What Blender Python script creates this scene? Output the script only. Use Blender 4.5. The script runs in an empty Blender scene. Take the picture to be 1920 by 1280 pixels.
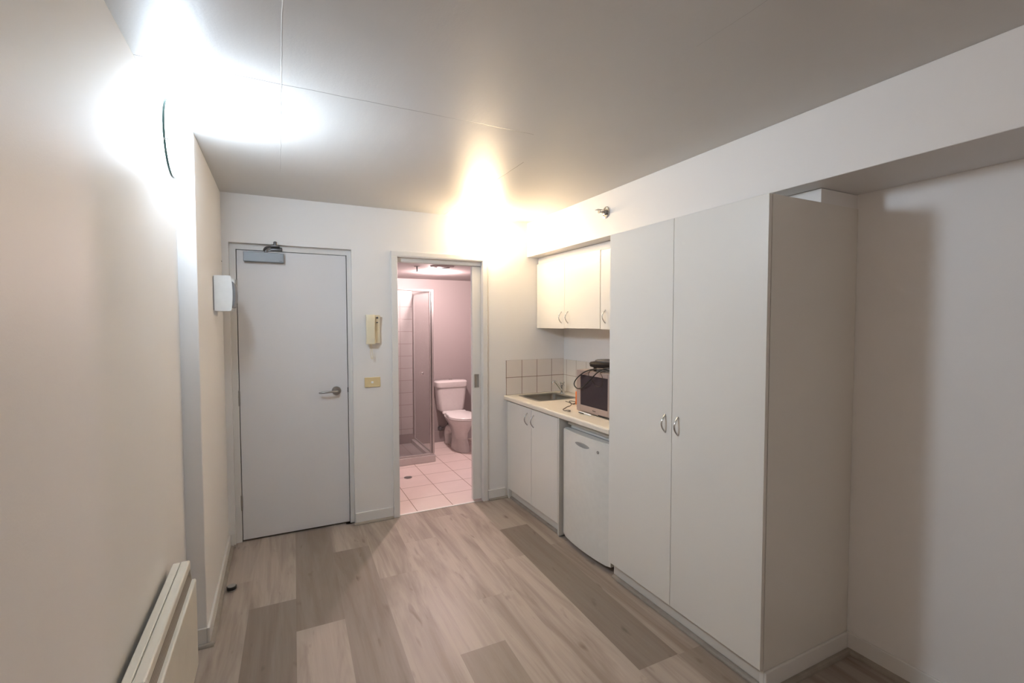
import bpy, bmesh, math, random
from mathutils import Vector, Matrix
random.seed(7)
PI = math.pi
SC = bpy.context.scene
COL = SC.collection

# ------------------------------------------------------------------ camera
cam_d = bpy.data.cameras.new('camera'); cam_d.sensor_width = 36.0; cam_d.sensor_fit = 'HORIZONTAL'
cam_d.lens = 884.69*36.0/1920.0; cam_d.clip_start = 0.05
cam = bpy.data.objects.new('camera', cam_d); COL.objects.link(cam)
yaw, pit, rol = math.radians(26.302), math.radians(-2.303), math.radians(-0.0885)
F = Vector((math.sin(yaw)*math.cos(pit), math.cos(yaw)*math.cos(pit), math.sin(pit)))
R0 = F.cross(Vector((0, 0, 1))).normalized(); U0 = R0.cross(F)
R = math.cos(rol)*R0 + math.sin(rol)*U0; U = -math.sin(rol)*R0 + math.cos(rol)*U0
M = Matrix((R, U, -F)).transposed().to_4x4(); M.translation = Vector((0.4146, -3.7201, 1.5426))
cam.matrix_world = M
SC.camera = cam

# ------------------------------------------------------------------ world, exposure
w = bpy.data.worlds.new('world'); SC.world = w; w.use_nodes = True
w.node_tree.nodes['Background'].inputs[0].default_value = (0.02, 0.02, 0.022, 1)
w.node_tree.nodes['Background'].inputs[1].default_value = 1.0
vs = SC.view_settings
vs.view_transform = 'Standard'; vs.look = 'None'; vs.gamma = 1.0; vs.use_curve_mapping = False
vs.exposure = 1.5
# lamp strengths (the lights themselves are built in the lamp builders)
COOL = (0.73, 0.86, 1.0); WARM = (1.0, 0.75, 0.46); PINK = (1.0, 0.77, 0.75)
P_COOL, P_WARM, P_BATH = 7.0, 9.0, 24.0
G_COOL, G_WARM = 36.0, 28.0
G_FILL, P_FILL = 11.0, 8.0  # strengths of the added fill lamp behind the camera

# ------------------------------------------------------------------ room numbers (metres)
XN, XL, YL = 0.006, 0.080, -1.094        # near left wall, proud left wall, where it starts
XR, H, YB = 2.793, 2.419, -6.4           # right wall, ceiling, wall behind the camera
XS, ZS = 2.403, 2.120                    # bulkhead face, bulkhead underside
BX0, BX1, BY0, BY1, BH = 0.95, 3.00, 0.11, 2.13, 2.09    # bathroom

# ------------------------------------------------------------------ materials
def new_mat(name):
    m = bpy.data.materials.new(name); m.use_nodes = True
    nt = m.node_tree; b = nt.nodes['Principled BSDF']
    return m, nt, b
def coords(nt, kind='Object'):
    g = nt.nodes.new('ShaderNodeNewGeometry')
    return g.outputs['Position']
def mapping(nt, src, scale=(1, 1, 1), rot=(0, 0, 0), loc=(0, 0, 0)):
    mp = nt.nodes.new('ShaderNodeMapping'); mp.inputs['Scale'].default_value = scale
    mp.inputs['Rotation'].default_value = rot; mp.inputs['Location'].default_value = loc
    nt.links.new(src, mp.inputs['Vector']); return mp.outputs['Vector']
def noise(nt, vec, scale, detail=3, rough=0.5, dist=0.0):
    n = nt.nodes.new('ShaderNodeTexNoise'); n.inputs['Scale'].default_value = scale
    n.inputs['Detail'].default_value = detail; n.inputs['Roughness'].default_value = rough
    n.inputs['Distortion'].default_value = dist
    nt.links.new(vec, n.inputs['Vector']); return n.outputs['Fac']
def math_n(nt, op, a, b=None, c=None, clamp=False):
    n = nt.nodes.new('ShaderNodeMath'); n.operation = op; n.use_clamp = clamp
    for i, v in enumerate((a, b, c)):
        if v is None: continue
        if isinstance(v, (int, float)): n.inputs[i].default_value = v
        else: nt.links.new(v, n.inputs[i])
    return n.outputs[0]
def mixc(nt, fac, a, b, mode='MIX'):
    n = nt.nodes.new('ShaderNodeMix'); n.data_type = 'RGBA'; n.blend_type = mode
    if isinstance(fac, (int, float)): n.inputs[0].default_value = fac
    else: nt.links.new(fac, n.inputs[0])
    for i, v in ((6, a), (7, b)):
        if isinstance(v, tuple): n.inputs[i].default_value = (*v[:3], 1)
        else: nt.links.new(v, n.inputs[i])
    return n.outputs[2]
def bump(nt, b, h, strength=0.2, dist=0.002):
    n = nt.nodes.new('ShaderNodeBump'); n.inputs['Strength'].default_value = strength
    n.inputs['Distance'].default_value = dist
    nt.links.new(h, n.inputs['Height']); nt.links.new(n.outputs['Normal'], b.inputs['Normal']); return n
def ramp(nt, fac, p0, p1):
    n = nt.nodes.new('ShaderNodeMapRange'); n.inputs[1].default_value = p0; n.inputs[2].default_value = p1
    n.clamp = True
    nt.links.new(fac, n.inputs[0]); return n.outputs[0]

def paint(name, col, rough=0.55, vary=0.04, bs=0.15, scale=180, spec=0.4):
    m, nt, b = new_mat(name)
    p = coords(nt)
    n1 = noise(nt, p, 2.2, 3)
    c = mixc(nt, n1, tuple(x*(1-vary) for x in col), tuple(min(1, x*(1+vary)) for x in col))
    nt.links.new(c, b.inputs['Base Color'])
    b.inputs['Roughness'].default_value = rough; b.inputs['Specular IOR Level'].default_value = spec
    n2 = noise(nt, p, scale, 4, 0.6)
    bump(nt, b, n2, bs, 0.001)
    return m
def plain(name, col, rough=0.4, metal=0.0, spec=0.5, vary=0.05, scale=30):
    m, nt, b = new_mat(name)
    n1 = noise(nt, coords(nt), scale, 2)
    c = mixc(nt, n1, tuple(x*(1-vary) for x in col), tuple(min(1, x*(1+vary)) for x in col))
    nt.links.new(c, b.inputs['Base Color'])
    b.inputs['Roughness'].default_value = rough; b.inputs['Metallic'].default_value = metal
    b.inputs['Specular IOR Level'].default_value = spec
    return m

M_WALL = paint('wall_paint', (0.80, 0.785, 0.77), 0.5, 0.02, 0.25, 160)
M_TRIM = paint('trim_paint', (0.75, 0.735, 0.71), 0.4, 0.02, 0.05, 60)
M_DOOR = paint('door_paint', (0.74, 0.73, 0.735), 0.42, 0.02, 0.10, 240)
M_LAM = paint('white_laminate', (0.76, 0.735, 0.685), 0.38, 0.015, 0.10, 420)
M_CARC = paint('carcass_white', (0.68, 0.65, 0.60), 0.5, 0.02, 0.05, 200)
M_CREAM = plain('cream_plastic', (0.79, 0.72, 0.54), 0.35)
M_SWITCH = plain('yellowed_plastic', (0.74, 0.60, 0.34), 0.35)
M_WHITEP = plain('white_plastic', (0.82, 0.84, 0.84), 0.35)
M_GREYP = plain('grey_plastic', (0.20, 0.205, 0.22), 0.5)
M_CLOSER = plain('silver_grey_enamel', (0.27, 0.295, 0.32), 0.42, 0.15)
M_DARKST = plain('dark_steel', (0.17, 0.17, 0.18), 0.35, 0.8)
M_CHROME = plain('chrome', (0.62, 0.62, 0.62), 0.16, 1.0)
M_STRIP = plain('bright_aluminium', (0.88, 0.86, 0.83), 0.45, 0.15)
M_SATIN = plain('satin_steel', (0.42, 0.41, 0.40), 0.3, 1.0)
M_SINK = plain('sink_steel', (0.36, 0.35, 0.32), 0.3, 1.0)
M_BLACK = plain('black_rubber', (0.012, 0.012, 0.012), 0.45)
M_GAP = plain('dark_gap', (0.03, 0.025, 0.022), 0.9)
M_FRIDGE = plain('fridge_white', (0.74, 0.725, 0.68), 0.34)
M_SEAL = plain('grey_seal', (0.30, 0.30, 0.29), 0.5)
M_HEATER = plain('aged_white_enamel', (0.74, 0.71, 0.63), 0.32, vary=0.06, scale=12)
M_GRILLE = None
M_CERAMIC = plain('toilet_ceramic', (0.68, 0.64, 0.63), 0.12, spec=0.6)
M_SEAT = plain('toilet_seat_plastic', (0.88, 0.86, 0.85), 0.2)
M_BWALL = paint('bathroom_paint', (0.37, 0.325, 0.32), 0.45, 0.02, 0.1, 150)
M_MW = plain('dusky_silver_paint', (0.45, 0.365, 0.33), 0.36, 0.3)
M_MWGLASS = plain('smoked_glass', (0.045, 0.035, 0.04), 0.22, spec=0.35)
M_HOT = plain('dark_brown_enamel', (0.022, 0.016, 0.013), 0.65, spec=0.25)
M_ORANGE = plain('orange_card', (0.85, 0.20, 0.03), 0.5)
M_WHITEINK = plain('white_print', (0.85, 0.80, 0.75), 0.5)
M_CORD = plain('brown_cord', (0.035, 0.022, 0.015), 0.5)
M_BEAD = None

def make_floor_mat(name, attr=True):
    m, nt, b = new_mat(name)
    at = nt.nodes.new('ShaderNodeAttribute'); at.attribute_name = 'tone'
    uv = nt.nodes.new('ShaderNodeUVMap'); uv.uv_map = 'grain'
    v = uv.outputs['UV']
    g1 = noise(nt, mapping(nt, v, (60, 2.2, 1)), 1.0, 5, 0.6, 0.6)
    g2 = noise(nt, mapping(nt, v, (9, 0.9, 1)), 1.0, 4, 0.6, 0.8)
    g3 = noise(nt, mapping(nt, v, (16, 4.5, 1)), 1.0, 2, 0.5, 0.3)
    base = mixc(nt, at.outputs['Fac'], (0.435, 0.370, 0.322), (0.205, 0.170, 0.142))
    c = mixc(nt, ramp(nt, g2, 0.45, 0.66), base, mixc(nt, 0.62, base, (0.20, 0.155, 0.125)))
    n = nt.nodes.new('ShaderNodeMix'); n.data_type = 'RGBA'; n.blend_type = 'MULTIPLY'
    n.inputs[0].default_value = 0.3
    nt.links.new(c, n.inputs[6])
    cr = nt.nodes.new('ShaderNodeValToRGB'); nt.links.new(g1, cr.inputs[0])
    cr.color_ramp.elements[0].position = 0.3; cr.color_ramp.elements[0].color = (0.72, 0.70, 0.68, 1)
    cr.color_ramp.elements[1].position = 0.65; cr.color_ramp.elements[1].color = (1.08, 1.06, 1.04, 1)
    nt.links.new(cr.outputs[0], n.inputs[7])
    knots = ramp(nt, g3, 0.66, 0.80)
    c2 = mixc(nt, math_n(nt, 'MULTIPLY', knots, 0.75), n.outputs[2], (0.11, 0.075, 0.055))
    nt.links.new(c2, b.inputs['Base Color'])
    b.inputs['Roughness'].default_value = 0.42; b.inputs['Specular IOR Level'].default_value = 0.35
    bump(nt, b, g1, 0.08, 0.001)
    return m
M_PLANK = make_floor_mat('vinyl_oak_planks')
def make_bead():
    m, nt, b = new_mat('oak_bead')
    p = coords(nt)
    g = noise(nt, p, 14, 4, 0.6)
    nt.links.new(mixc(nt, g, (0.23, 0.20, 0.165), (0.40, 0.35, 0.30)), b.inputs['Base Color'])
    b.inputs['Roughness'].default_value = 0.45
    return m
M_BEAD = make_bead()
def make_ceiling():
    m, nt, b = new_mat('ceiling_paint')
    p = coords(nt)
    n0 = noise(nt, p, 1.6, 3)
    col = mixc(nt, n0, (0.60, 0.585, 0.56), (0.66, 0.645, 0.62))
    sep = nt.nodes.new('ShaderNodeSeparateXYZ'); nt.links.new(p, sep.inputs[0])
    wob = math_n(nt, 'MULTIPLY', math_n(nt, 'SUBTRACT', noise(nt, p, 7, 3), 0.5), 0.012)
    brk = noise(nt, p, 3.0, 2)
    def line(axis, pos, lo, hi, other, wid):
        d = math_n(nt, 'ABSOLUTE', math_n(nt, 'SUBTRACT', math_n(nt, 'ADD', sep.outputs[axis], wob), pos))
        a = math_n(nt, 'SUBTRACT', 1.0, ramp(nt, d, wid*0.4, wid))
        m1 = math_n(nt, 'GREATER_THAN', sep.outputs[other], lo); m2 = math_n(nt, 'LESS_THAN', sep.outputs[other], hi)
        return math_n(nt, 'MULTIPLY', a, math_n(nt, 'MULTIPLY', m1, m2))
    crack = line('Y', -1.757, 0.0, 1.5, 'X', 0.0022)
    crack2 = line('X', 1.635, -1.4, 0.0, 'Y', 0.0022)
    crack3 = line('X', 1.625, -4.0, -2.6, 'Y', 0.0016)
    ridge = line('X', 0.440, -3.6, -0.62, 'Y', 0.0022)
    dark = math_n(nt, 'ADD', math_n(nt, 'ADD', crack, crack2), math_n(nt, 'MULTIPLY', crack3, 0.3), clamp=True)
    col = mixc(nt, math_n(nt, 'MULTIPLY', dark, ramp(nt, brk, 0.25, 0.5)), col, (0.20, 0.17, 0.15))
    ridge_hl = math_n(nt, 'MULTIPLY', ridge, ramp(nt, brk, 0.50, 0.56))
    col = mixc(nt, math_n(nt, 'MULTIPLY', ridge_hl, 0.7), col, (0.90, 0.88, 0.85))  # highlight on the ridge painted into the ceiling colour
    rd2 = math_n(nt, 'MULTIPLY', ridge, math_n(nt, 'SUBTRACT', 1.0, ramp(nt, brk, 0.3, 0.5)))
    col = mixc(nt, math_n(nt, 'MULTIPLY', rd2, 0.5), col, (0.30, 0.28, 0.26))
    nt.links.new(col, b.inputs['Base Color'])
    b.inputs['Roughness'].default_value = 0.42; b.inputs['Specular IOR Level'].default_value = 0.45
    big = noise(nt, mapping(nt, p, (9, 1.3, 1), (0, 0, 0.5)), 1.0, 4, 0.55)
    fine = noise(nt, p, 120, 4, 0.65)
    hgt = math_n(nt, 'ADD', math_n(nt, 'MULTIPLY', big, 2.2), math_n(nt, 'MULTIPLY', fine, 0.5))
    hgt = math_n(nt, 'ADD', hgt, math_n(nt, 'MULTIPLY', ridge, 1.2))
    hgt = math_n(nt, 'SUBTRACT', hgt, math_n(nt, 'MULTIPLY', dark, 1.0))
    bump(nt, b, hgt, 0.35, 0.002)
    return m
M_CEIL = make_ceiling()
def grid_mat(name, size, tile, grout, axes, offs=(0, 0), gw=0.0025, rough=0.25, vary=0.04, tint=None):
    """square tiles laid out in metres, joints as thin grout lines"""
    m, nt, b = new_mat(name)
    p = coords(nt); sep = nt.nodes.new('ShaderNodeSeparateXYZ'); nt.links.new(p, sep.inputs[0])
    lines = None; ids = []
    for a, o in zip(axes, offs):
        t = math_n(nt, 'DIVIDE', math_n(nt, 'SUBTRACT', sep.outputs[a], o), size)
        ids.append(math_n(nt, 'FLOOR', t))
        f = math_n(nt, 'FRACT', t)
        d = math_n(nt, 'MULTIPLY', math_n(nt, 'MINIMUM', f, math_n(nt, 'SUBTRACT', 1.0, f)), size)
        l = math_n(nt, 'SUBTRACT', 1.0, ramp(nt, d, gw*0.5, gw*0.9))
        lines = l if lines is None else math_n(nt, 'MAXIMUM', lines, l)
    cmb = nt.nodes.new('ShaderNodeCombineXYZ'); nt.links.new(ids[0], cmb.inputs[0]); nt.links.new(ids[1], cmb.inputs[1])
    wn = nt.nodes.new('ShaderNodeTexWhiteNoise'); nt.links.new(cmb.outputs[0], wn.inputs['Vector'])
    n1 = noise(nt, p, 9, 4, 0.6)
    tc = mixc(nt, n1, tuple(x*(1-vary) for x in tile), tuple(x*(1+vary) for x in tile))
    tc = mixc(nt, math_n(nt, 'MULTIPLY', wn.outputs['Value'], 0.10), tc, tuple(x*0.8 for x in tile))
    nt.links.new(mixc(nt, lines, tc, grout), b.inputs['Base Color'])
    b.inputs['Roughness'].default_value = rough
    bump(nt, b, math_n(nt, 'SUBTRACT', 1.0, lines), 0.4, 0.001)
    return m
M_FTILE = grid_mat('bathroom_floor_tiles', 0.305, (0.78, 0.66, 0.62), (0.26, 0.15, 0.11), ('X', 'Y'), (1.405, 0.005), 0.004, 0.35, 0.06)
M_SHTILE = grid_mat('shower_wall_tiles', 0.1525, (0.56, 0.535, 0.53), (0.36, 0.30, 0.28), ('X', 'Z'), (1.30, 0.06), 0.004, 0.3)
M_KT_B = grid_mat('kitchen_tiles_back', 0.1535, (0.76, 0.705, 0.66), (0.24, 0.17, 0.13), ('X', 'Z'), (2.193, 0.906), 0.0035, 0.22)
M_KT_R = grid_mat('kitchen_tiles_side', 0.1535, (0.76, 0.72, 0.66), (0.42, 0.34, 0.28), ('Y', 'Z'), (-0.060, 0.906), 0.0035, 0.22)
def make_counter():
    m, nt, b = new_mat('cream_speckled_laminate')
    p = coords(nt)
    n1 = noise(nt, p, 260, 2); n2 = noise(nt, p, 18, 3)
    c = mixc(nt, n2, (0.74, 0.68, 0.585), (0.79, 0.73, 0.64))
    c = mixc(nt, math_n(nt, 'MULTIPLY', ramp(nt, n1, 0.58, 0.70), 0.4), c, (0.52, 0.42, 0.30))
    nt.links.new(c, b.inputs['Base Color']); b.inputs['Roughness'].default_value = 0.35
    return m
M_COUNTER = make_counter()
def make_grille():
    m, nt, b = new_mat('heater_outlet_mesh')
    p = coords(nt); sep = nt.nodes.new('ShaderNodeSeparateXYZ'); nt.links.new(p, sep.inputs[0])
    f = math_n(nt, 'FRACT', math_n(nt, 'MULTIPLY', sep.outputs['Z'], 220.0))
    c = mixc(nt, math_n(nt, 'GREATER_THAN', f, 0.5), (0.34, 0.30, 0.25), (0.20, 0.17, 0.14))
    nt.links.new(c, b.inputs['Base Color']); b.inputs['Roughness'].default_value = 0.5
    return m
M_GRILLE = make_grille()
def glass_mat(name, col, alpha_mix=0.5, rough=0.05):
    """thin clear / lightly frosted sheet: part transparent, part glossy-diffuse"""
    m, nt, b = new_mat(name)
    out = nt.nodes['Material Output']
    tr = nt.nodes.new('ShaderNodeBsdfTransparent'); tr.inputs[0].default_value = (*col, 1)
    b.inputs['Base Color'].default_value = (0.55, 0.53, 0.52, 1); b.inputs['Roughness'].default_value = rough
    mx = nt.nodes.new('ShaderNodeMixShader'); mx.inputs[0].default_value = alpha_mix
    nt.links.new(tr.outputs[0], mx.inputs[1]); nt.links.new(b.outputs[0], mx.inputs[2])
    nt.links.new(mx.outputs[0], out.inputs['Surface'])
    return m
M_GLASS = glass_mat('clear_screen_glass', (0.97, 0.97, 0.97), 0.06, 0.08)
M_FROST = glass_mat('misted_screen_glass', (0.98, 0.98, 0.98), 0.16, 0.3)
M_FRAME = plain('pale_anodised_frame', (0.55, 0.52, 0.51), 0.28, 0.25)
def emit(name, col, s):
    m, nt, b = new_mat(name)
    b.inputs['Base Color'].default_value = (0.8, 0.8, 0.8, 1); b.inputs['Roughness'].default_value = 0.3
    b.inputs['Emission Color'].default_value = (*col, 1); b.inputs['Emission Strength'].default_value = s
    return m
M_EM_COOL = emit('lit_glass_cool', COOL, G_COOL)
M_EM_WARM = emit('lit_glass_warm', WARM, G_WARM)
FILLC = (1.0, 0.82, 0.68)
M_EM_FILL = emit('lit_glass_fill', FILLC, G_FILL)
M_EM_BATH = emit('lit_downlight', (1, 0.93, 0.92), 60)
M_BACK_COOL = emit('lit_glass_cool_back', COOL, G_COOL*0.22)
M_EDGE = plain('green_glass_edge', (0.05, 0.10, 0.09), 0.2)

# ------------------------------------------------------------------ mesh helpers
def add_box(bm, x0, x1, y0, y1, z0, z1, bev=0.0, seg=2):
    vs_ = [bm.verts.new((x, y, z)) for x in (x0, x1) for y in (y0, y1) for z in (z0, z1)]
    idx = [(0, 1, 3, 2), (4, 6, 7, 5), (0, 4, 5, 1), (2, 3, 7, 6), (0, 2, 6, 4), (1, 5, 7, 3)]
    fs = [bm.faces.new([vs_[i] for i in f]) for f in idx]
    if bev > 0:
        es = list({e for f in fs for e in f.edges})
        bmesh.ops.bevel(bm, geom=es, offset=bev, segments=seg, affect='EDGES', profile=0.5, clamp_overlap=True)
    return bm
def box(x0, x1, y0, y1, z0, z1, bev=0.0, seg=2):
    return add_box(bmesh.new(), x0, x1, y0, y1, z0, z1, bev, seg)
def add_loft(bm, rings, cap=True):
    """rings: list of equal-length point lists, closed loops"""
    rv = [[bm.verts.new(p) for p in r] for r in rings]
    n = len(rv[0])
    for a, b in zip(rv[:-1], rv[1:]):
        for i in range(n):
            try: bm.faces.new((a[i], a[(i+1) % n], b[(i+1) % n], b[i]))
            except ValueError: pass
    if cap:
        bm.faces.new(list(reversed(rv[0]))); bm.faces.new(rv[-1])
    return bm
def frame_of(d, up=Vector((0, 0, 1))):
    d = d.normalized()
    if abs(d.dot(up)) > 0.97: up = Vector((0, 1, 0))
    a = d.cross(up).normalized(); b = a.cross(d).normalized()
    return a, b
def add_tube(bm, pts, r, n=10, flat=1.0, cap=True):
    pts = [Vector(p) for p in pts]; rs = r if isinstance(r, (list, tuple)) else [r]*len(pts)
    rings = []; a = None
    for i, p in enumerate(pts):
        d = (pts[min(i+1, len(pts)-1)] - pts[max(i-1, 0)]).normalized()
        if a is None: a, b = frame_of(d)
        else:
            a = (a - d*a.dot(d)).normalized(); b = a.cross(d).normalized()
        rings.append([p + a*rs[i]*math.cos(2*PI*k/n) + b*rs[i]*flat*math.sin(2*PI*k/n) for k in range(n)])
    return add_loft(bm, rings, cap)
def add_lathe(bm, c, axis, prof, n=32, cap=True):
    """prof: list of (radius, distance along axis)"""
    c = Vector(c); axis = Vector(axis).normalized(); a, b = frame_of(axis)
    rings = [[c + axis*h + (a*math.cos(2*PI*k/n) + b*math.sin(2*PI*k/n))*max(r, 1e-4) for k in range(n)] for r, h in prof]
    return add_loft(bm, rings, cap)
def smooth_path(pts, n=8):
    """Catmull-Rom through points"""
    P = [Vector(p) for p in pts]; out = []
    for i in range(len(P)-1):
        p0, p1, p2, p3 = P[max(i-1, 0)], P[i], P[i+1], P[min(i+2, len(P)-1)]
        for k in range(n):
            t = k/n
            out.append(0.5*((2*p1) + (-p0+p2)*t + (2*p0-5*p1+4*p2-p3)*t*t + (-p0+3*p1-3*p2+p3)*t**3))
    out.append(P[-1]); return out
def root_of(o):
    while o.parent: o = o.parent
    return o
def obj(name, bm, mats, parent=None, smooth=False, kind=None, label=None, weld=True):
    bmesh.ops.recalc_face_normals(bm, faces=bm.faces)
    me = bpy.data.meshes.new(name)
    if parent is not None:
        off = root_of(parent).location.copy()
    else:
        xs = [v.co.x for v in bm.verts]; ys = [v.co.y for v in bm.verts]; zs = [v.co.z for v in bm.verts]
        off = Vector(((min(xs)+max(xs))/2, (min(ys)+max(ys))/2, min(zs)))
    bmesh.ops.translate(bm, verts=bm.verts, vec=-off)
    bm.to_mesh(me); bm.free()
    for m in (mats if isinstance(mats, (list, tuple)) else [mats]): me.materials.append(m)
    if smooth:
        for p in me.polygons: p.use_smooth = True
        try: me.set_sharp_from_angle(angle=math.radians(38))
        except Exception: pass
    o = bpy.data.objects.new(name, me); COL.objects.link(o)
    if parent is not None: o.parent = parent
    else: o.location = off
    if kind: o['kind'] = kind
    if label: o['label'] = label
    return o
def tag(o, label, cat, group=None):
    o['label'] = label; o['category'] = cat
    if group: o['group'] = group
    return o
def thing(name, label, cat, loc, group=None, kind=None):
    o = bpy.data.objects.new(name, None); COL.objects.link(o); o.location = loc
    o.empty_display_size = 0.1
    if kind: o['kind'] = kind
    return tag(o, label, cat, group)
def struct(name, bm, m, label=None, cat=None, smooth=False):
    o = obj(name, bm, m, None, smooth, 'structure')
    if label: tag(o, label, cat or 'wall')
    return o
def light(name, kind, parent, loc, power, col, **kw):
    d = bpy.data.lights.new(name, kind); d.energy = power; d.color = col
    for k, v in kw.items(): setattr(d, k, v)
    o = bpy.data.objects.new(name, d); COL.objects.link(o); o.parent = parent
    o.location = Vector(loc) - root_of(parent).location
    return o

# ================================================================== THE ROOM
# ---- floor: one mesh of planks, each plank a quad with its own pigment tone
def make_floor():
    bm = bmesh.new()
    uvl = bm.loops.layers.uv.new('grain'); tone = bm.loops.layers.color.new('tone')
    W = 0.23
    L = {-2: [(-6.4, .4), (-3.6, .5), (-2.4, .3), (-1.2, .5), (0.1, .4)],
         -1: [(-6.4, .4), (-4.2, .5), (-3.0, .3), (-1.9, .35), (-0.6, .4), (0.1, .4)],
         0: [(-6.4, .4), (-4.2, .5), (-3.0, .3), (-1.77, .30), (-0.55, .45), (0.1, .30)],
         1: [(-6.4, .4), (-4.5, .3), (-3.3, .5), (-2.09, .35), (-0.87, .88), (0.1, .25)],
         2: [(-6.4, .2), (-4.8, .6), (-3.6, .4), (-2.40, .3), (-1.18, .18), (0.1, .85)],
         3: [(-6.4, .5), (-4.1, .3), (-2.9, .4), (-1.95, .35), (-0.40, .80), (0.1, .30)],
         4: [(-6.4, .5), (-4.5, .2), (-3.3, .5), (-2.09, .30), (-0.87, .36), (0.1, .25)],
         5: [(-6.4, .3), (-5.3, .5), (-4.1, .3), (-2.92, .35), (-1.70, .85), (-0.48, .30), (0.1, .25)],
         6: [(-6.4, .3), (-5.0, .5), (-3.7, .3), (-2.55, .35), (-1.335, .38), (-0.15, .28), (0.1, .25)],
         7: [(-6.4, .5), (-4.5, .3), (-3.4, .3), (-2.2, .25), (-1.0, .28), (0.1, .22)],
         8: [(-6.4, .3), (-4.6, .5), (-3.4, .35), (-2.146, .38), (-0.58, .92), (0.1, .42)],
         9: [(-6.4, .4), (-5.2, .3), (-3.7, .5), (-2.15, .80), (-0.95, .50), (0.1, .48)],
         10: [(-6.4, .4), (-4.1, .3), (-2.9, .6), (-1.6, .5), (0.1, .4)],
         11: [(-6.4, .4), (-4.6, .6), (-3.4, .45), (-2.2, .6), (-1.2, .4), (0.1, .4)],
         12: [(-6.4, .4), (-4.0, .5), (-2.6, .4), (-1.0, .5), (0.1, .4)]}
    SK = 0.025
    rnd = random.Random(3)
    for k, segs in L.items():
        for (ya, _), (yb, t) in zip(segs[:-1], segs[1:]):
            xa = 0.01 + W*k
            y1 = yb
            if y1 > 0.05 and xa > 0.85: y1 = 0.006
            g = 0.0
            x_at = lambda x, y: x + SK*(y+1.0)
            q = [(x_at(xa+g, ya+g), ya+g), (x_at(xa+W-g, ya+g), ya+g), (x_at(xa+W-g, y1-g), y1-g), (x_at(xa+g, y1-g), y1-g)]
            # keep the boards inside the room
            q = [(min(max(x, -0.12), 2.90), y) for x, y in q]
            if abs(q[1][0]-q[0][0]) < 0.01: continue
            f = bm.faces.new([bm.verts.new((x, y, 0)) for x, y in q])
            ou, ov = rnd.uniform(0, 30), rnd.uniform(0, 30)
            for l in f.loops:
                l[uvl].uv = (l.vert.co.x - xa + ou, l.vert.co.y - ya + ov)
                l[tone] = (t, t, t, 1)
    # dark bed under the boards, seen only in the hairline joints
    f = None
    b0 = [(-0.12, YB), (2.90, YB), (2.90, 0.006), (1.15, 0.006), (1.15, 0.1), (-0.12, 0.1)]
    top = [bm.verts.new((x, y, -0.0012)) for x, y in b0]; bot = [bm.verts.new((x, y, -0.05)) for x, y in b0]
    fs = [bm.faces.new(top), bm.faces.new(list(reversed(bot)))]
    for i in range(6): fs.append(bm.faces.new((top[i], bot[i], bot[(i+1) % 6], top[(i+1) % 6])))
    for f in fs: f.material_index = 1
    for f in bm.faces:
        if f.material_index == 0 and f.normal.z < 0: f.normal_flip()
    return bm
bmf = make_floor(); bmf.normal_update()
o = struct('floor', bmf, [M_PLANK, M_GAP])
tag(o, 'greige oak-look plank floor of the main room', 'floor')
struct('floor_bathroom', box(BX0-0.1, BX1+0.1, 0.026, BY1+0.1, -0.05, 0.0), M_FTILE, 'square pinkish beige tiled bathroom floor', 'floor')
struct('ceiling', box(-0.15, XR+0.12, YB-0.1, 0.12, H, H+0.1), M_CEIL, 'grey white painted slab ceiling with joint cracks', 'ceiling')
struct('ceiling_bathroom', box(BX0-0.1, BX1+0.1, BY0, BY1+0.1, BH, BH+0.08), M_BWALL, 'bathroom ceiling', 'ceiling')

# ---- walls
bm = box(XN-0.12, XN, YB, YL, 0, H); struct('wall_left', bm, M_WALL, 'near left wall behind the panel heater', 'wall')
bm = box(XN-0.12, XL, YL, 0.12, 0, H, 0.004); struct('wall_left_step', bm, M_WALL, 'slightly proud left wall beside the entry door', 'wall')
struct('wall_right', box(XR, XR+0.1, YB, 0.12, 0, H), M_WALL, 'right side wall beyond the wardrobe', 'wall')
struct('wall_front', box(-0.12, XR+0.1, YB-0.1, YB, 0, H), M_WALL, 'wall behind the camera', 'wall')
AX0, AX1, AZ = 0.120, 0.913, 2.090           # entry door opening
OX0, OX1, OZ = 1.252, 1.972, 2.062           # bathroom opening
bm = bmesh.new()
add_box(bm, XL, AX0, 0, 0.03, 0, H); add_box(bm, AX0, AX1, 0, 0.03, AZ, H)
add_box(bm, AX1, OX0, 0, 0.03, 0, H); add_box(bm, OX0, OX1, 0, 0.03, OZ, H); add_box(bm, OX1, XR, 0, 0.03, 0, H)
bmesh.ops.remove_doubles(bm, verts=bm.verts, dist=1e-5)
struct('wall_back', bm, M_WALL, 'back wall holding the entry door and bathroom doorway', 'wall')
bm = bmesh.new()                              # bathroom side skin: the sliding door runs between the two
add_box(bm, BX0-0.1, OX0, 0.078, BY0, 0, BH+0.05); add_box(bm, OX0, OX1, 0.078, BY0, OZ, BH+0.05); add_box(bm, OX1, BX1+0.1, 0.078, BY0, 0, BH+0.05)
struct('wall_bathroom_front', bm, M_BWALL, 'bathroom side of the doorway wall', 'wall')
struct('wall_bathroom_back', box(BX0-0.1, BX1+0.1, BY1, BY1+0.1, 0, BH), M_BWALL, 'pinkish bathroom wall behind the toilet', 'wall')
struct('wall_bathroom_right', box(BX1, BX1+0.1, BY0, BY1, 0, BH), M_BWALL, 'bathroom side wall right of the toilet', 'wall')
struct('wall_bathroom_left', box(BX0-0.1, BX0, BY0, BY1, 0, BH), M_BWALL, 'bathroom side wall left of the shower', 'wall')
# corridor side of the entry door (closes the opening)
struct('wall_entry_backing', box(XL, 1.0, 0.10, 0.12, 0, H), M_GAP, 'dark closure behind the entry door', 'wall')
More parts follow.
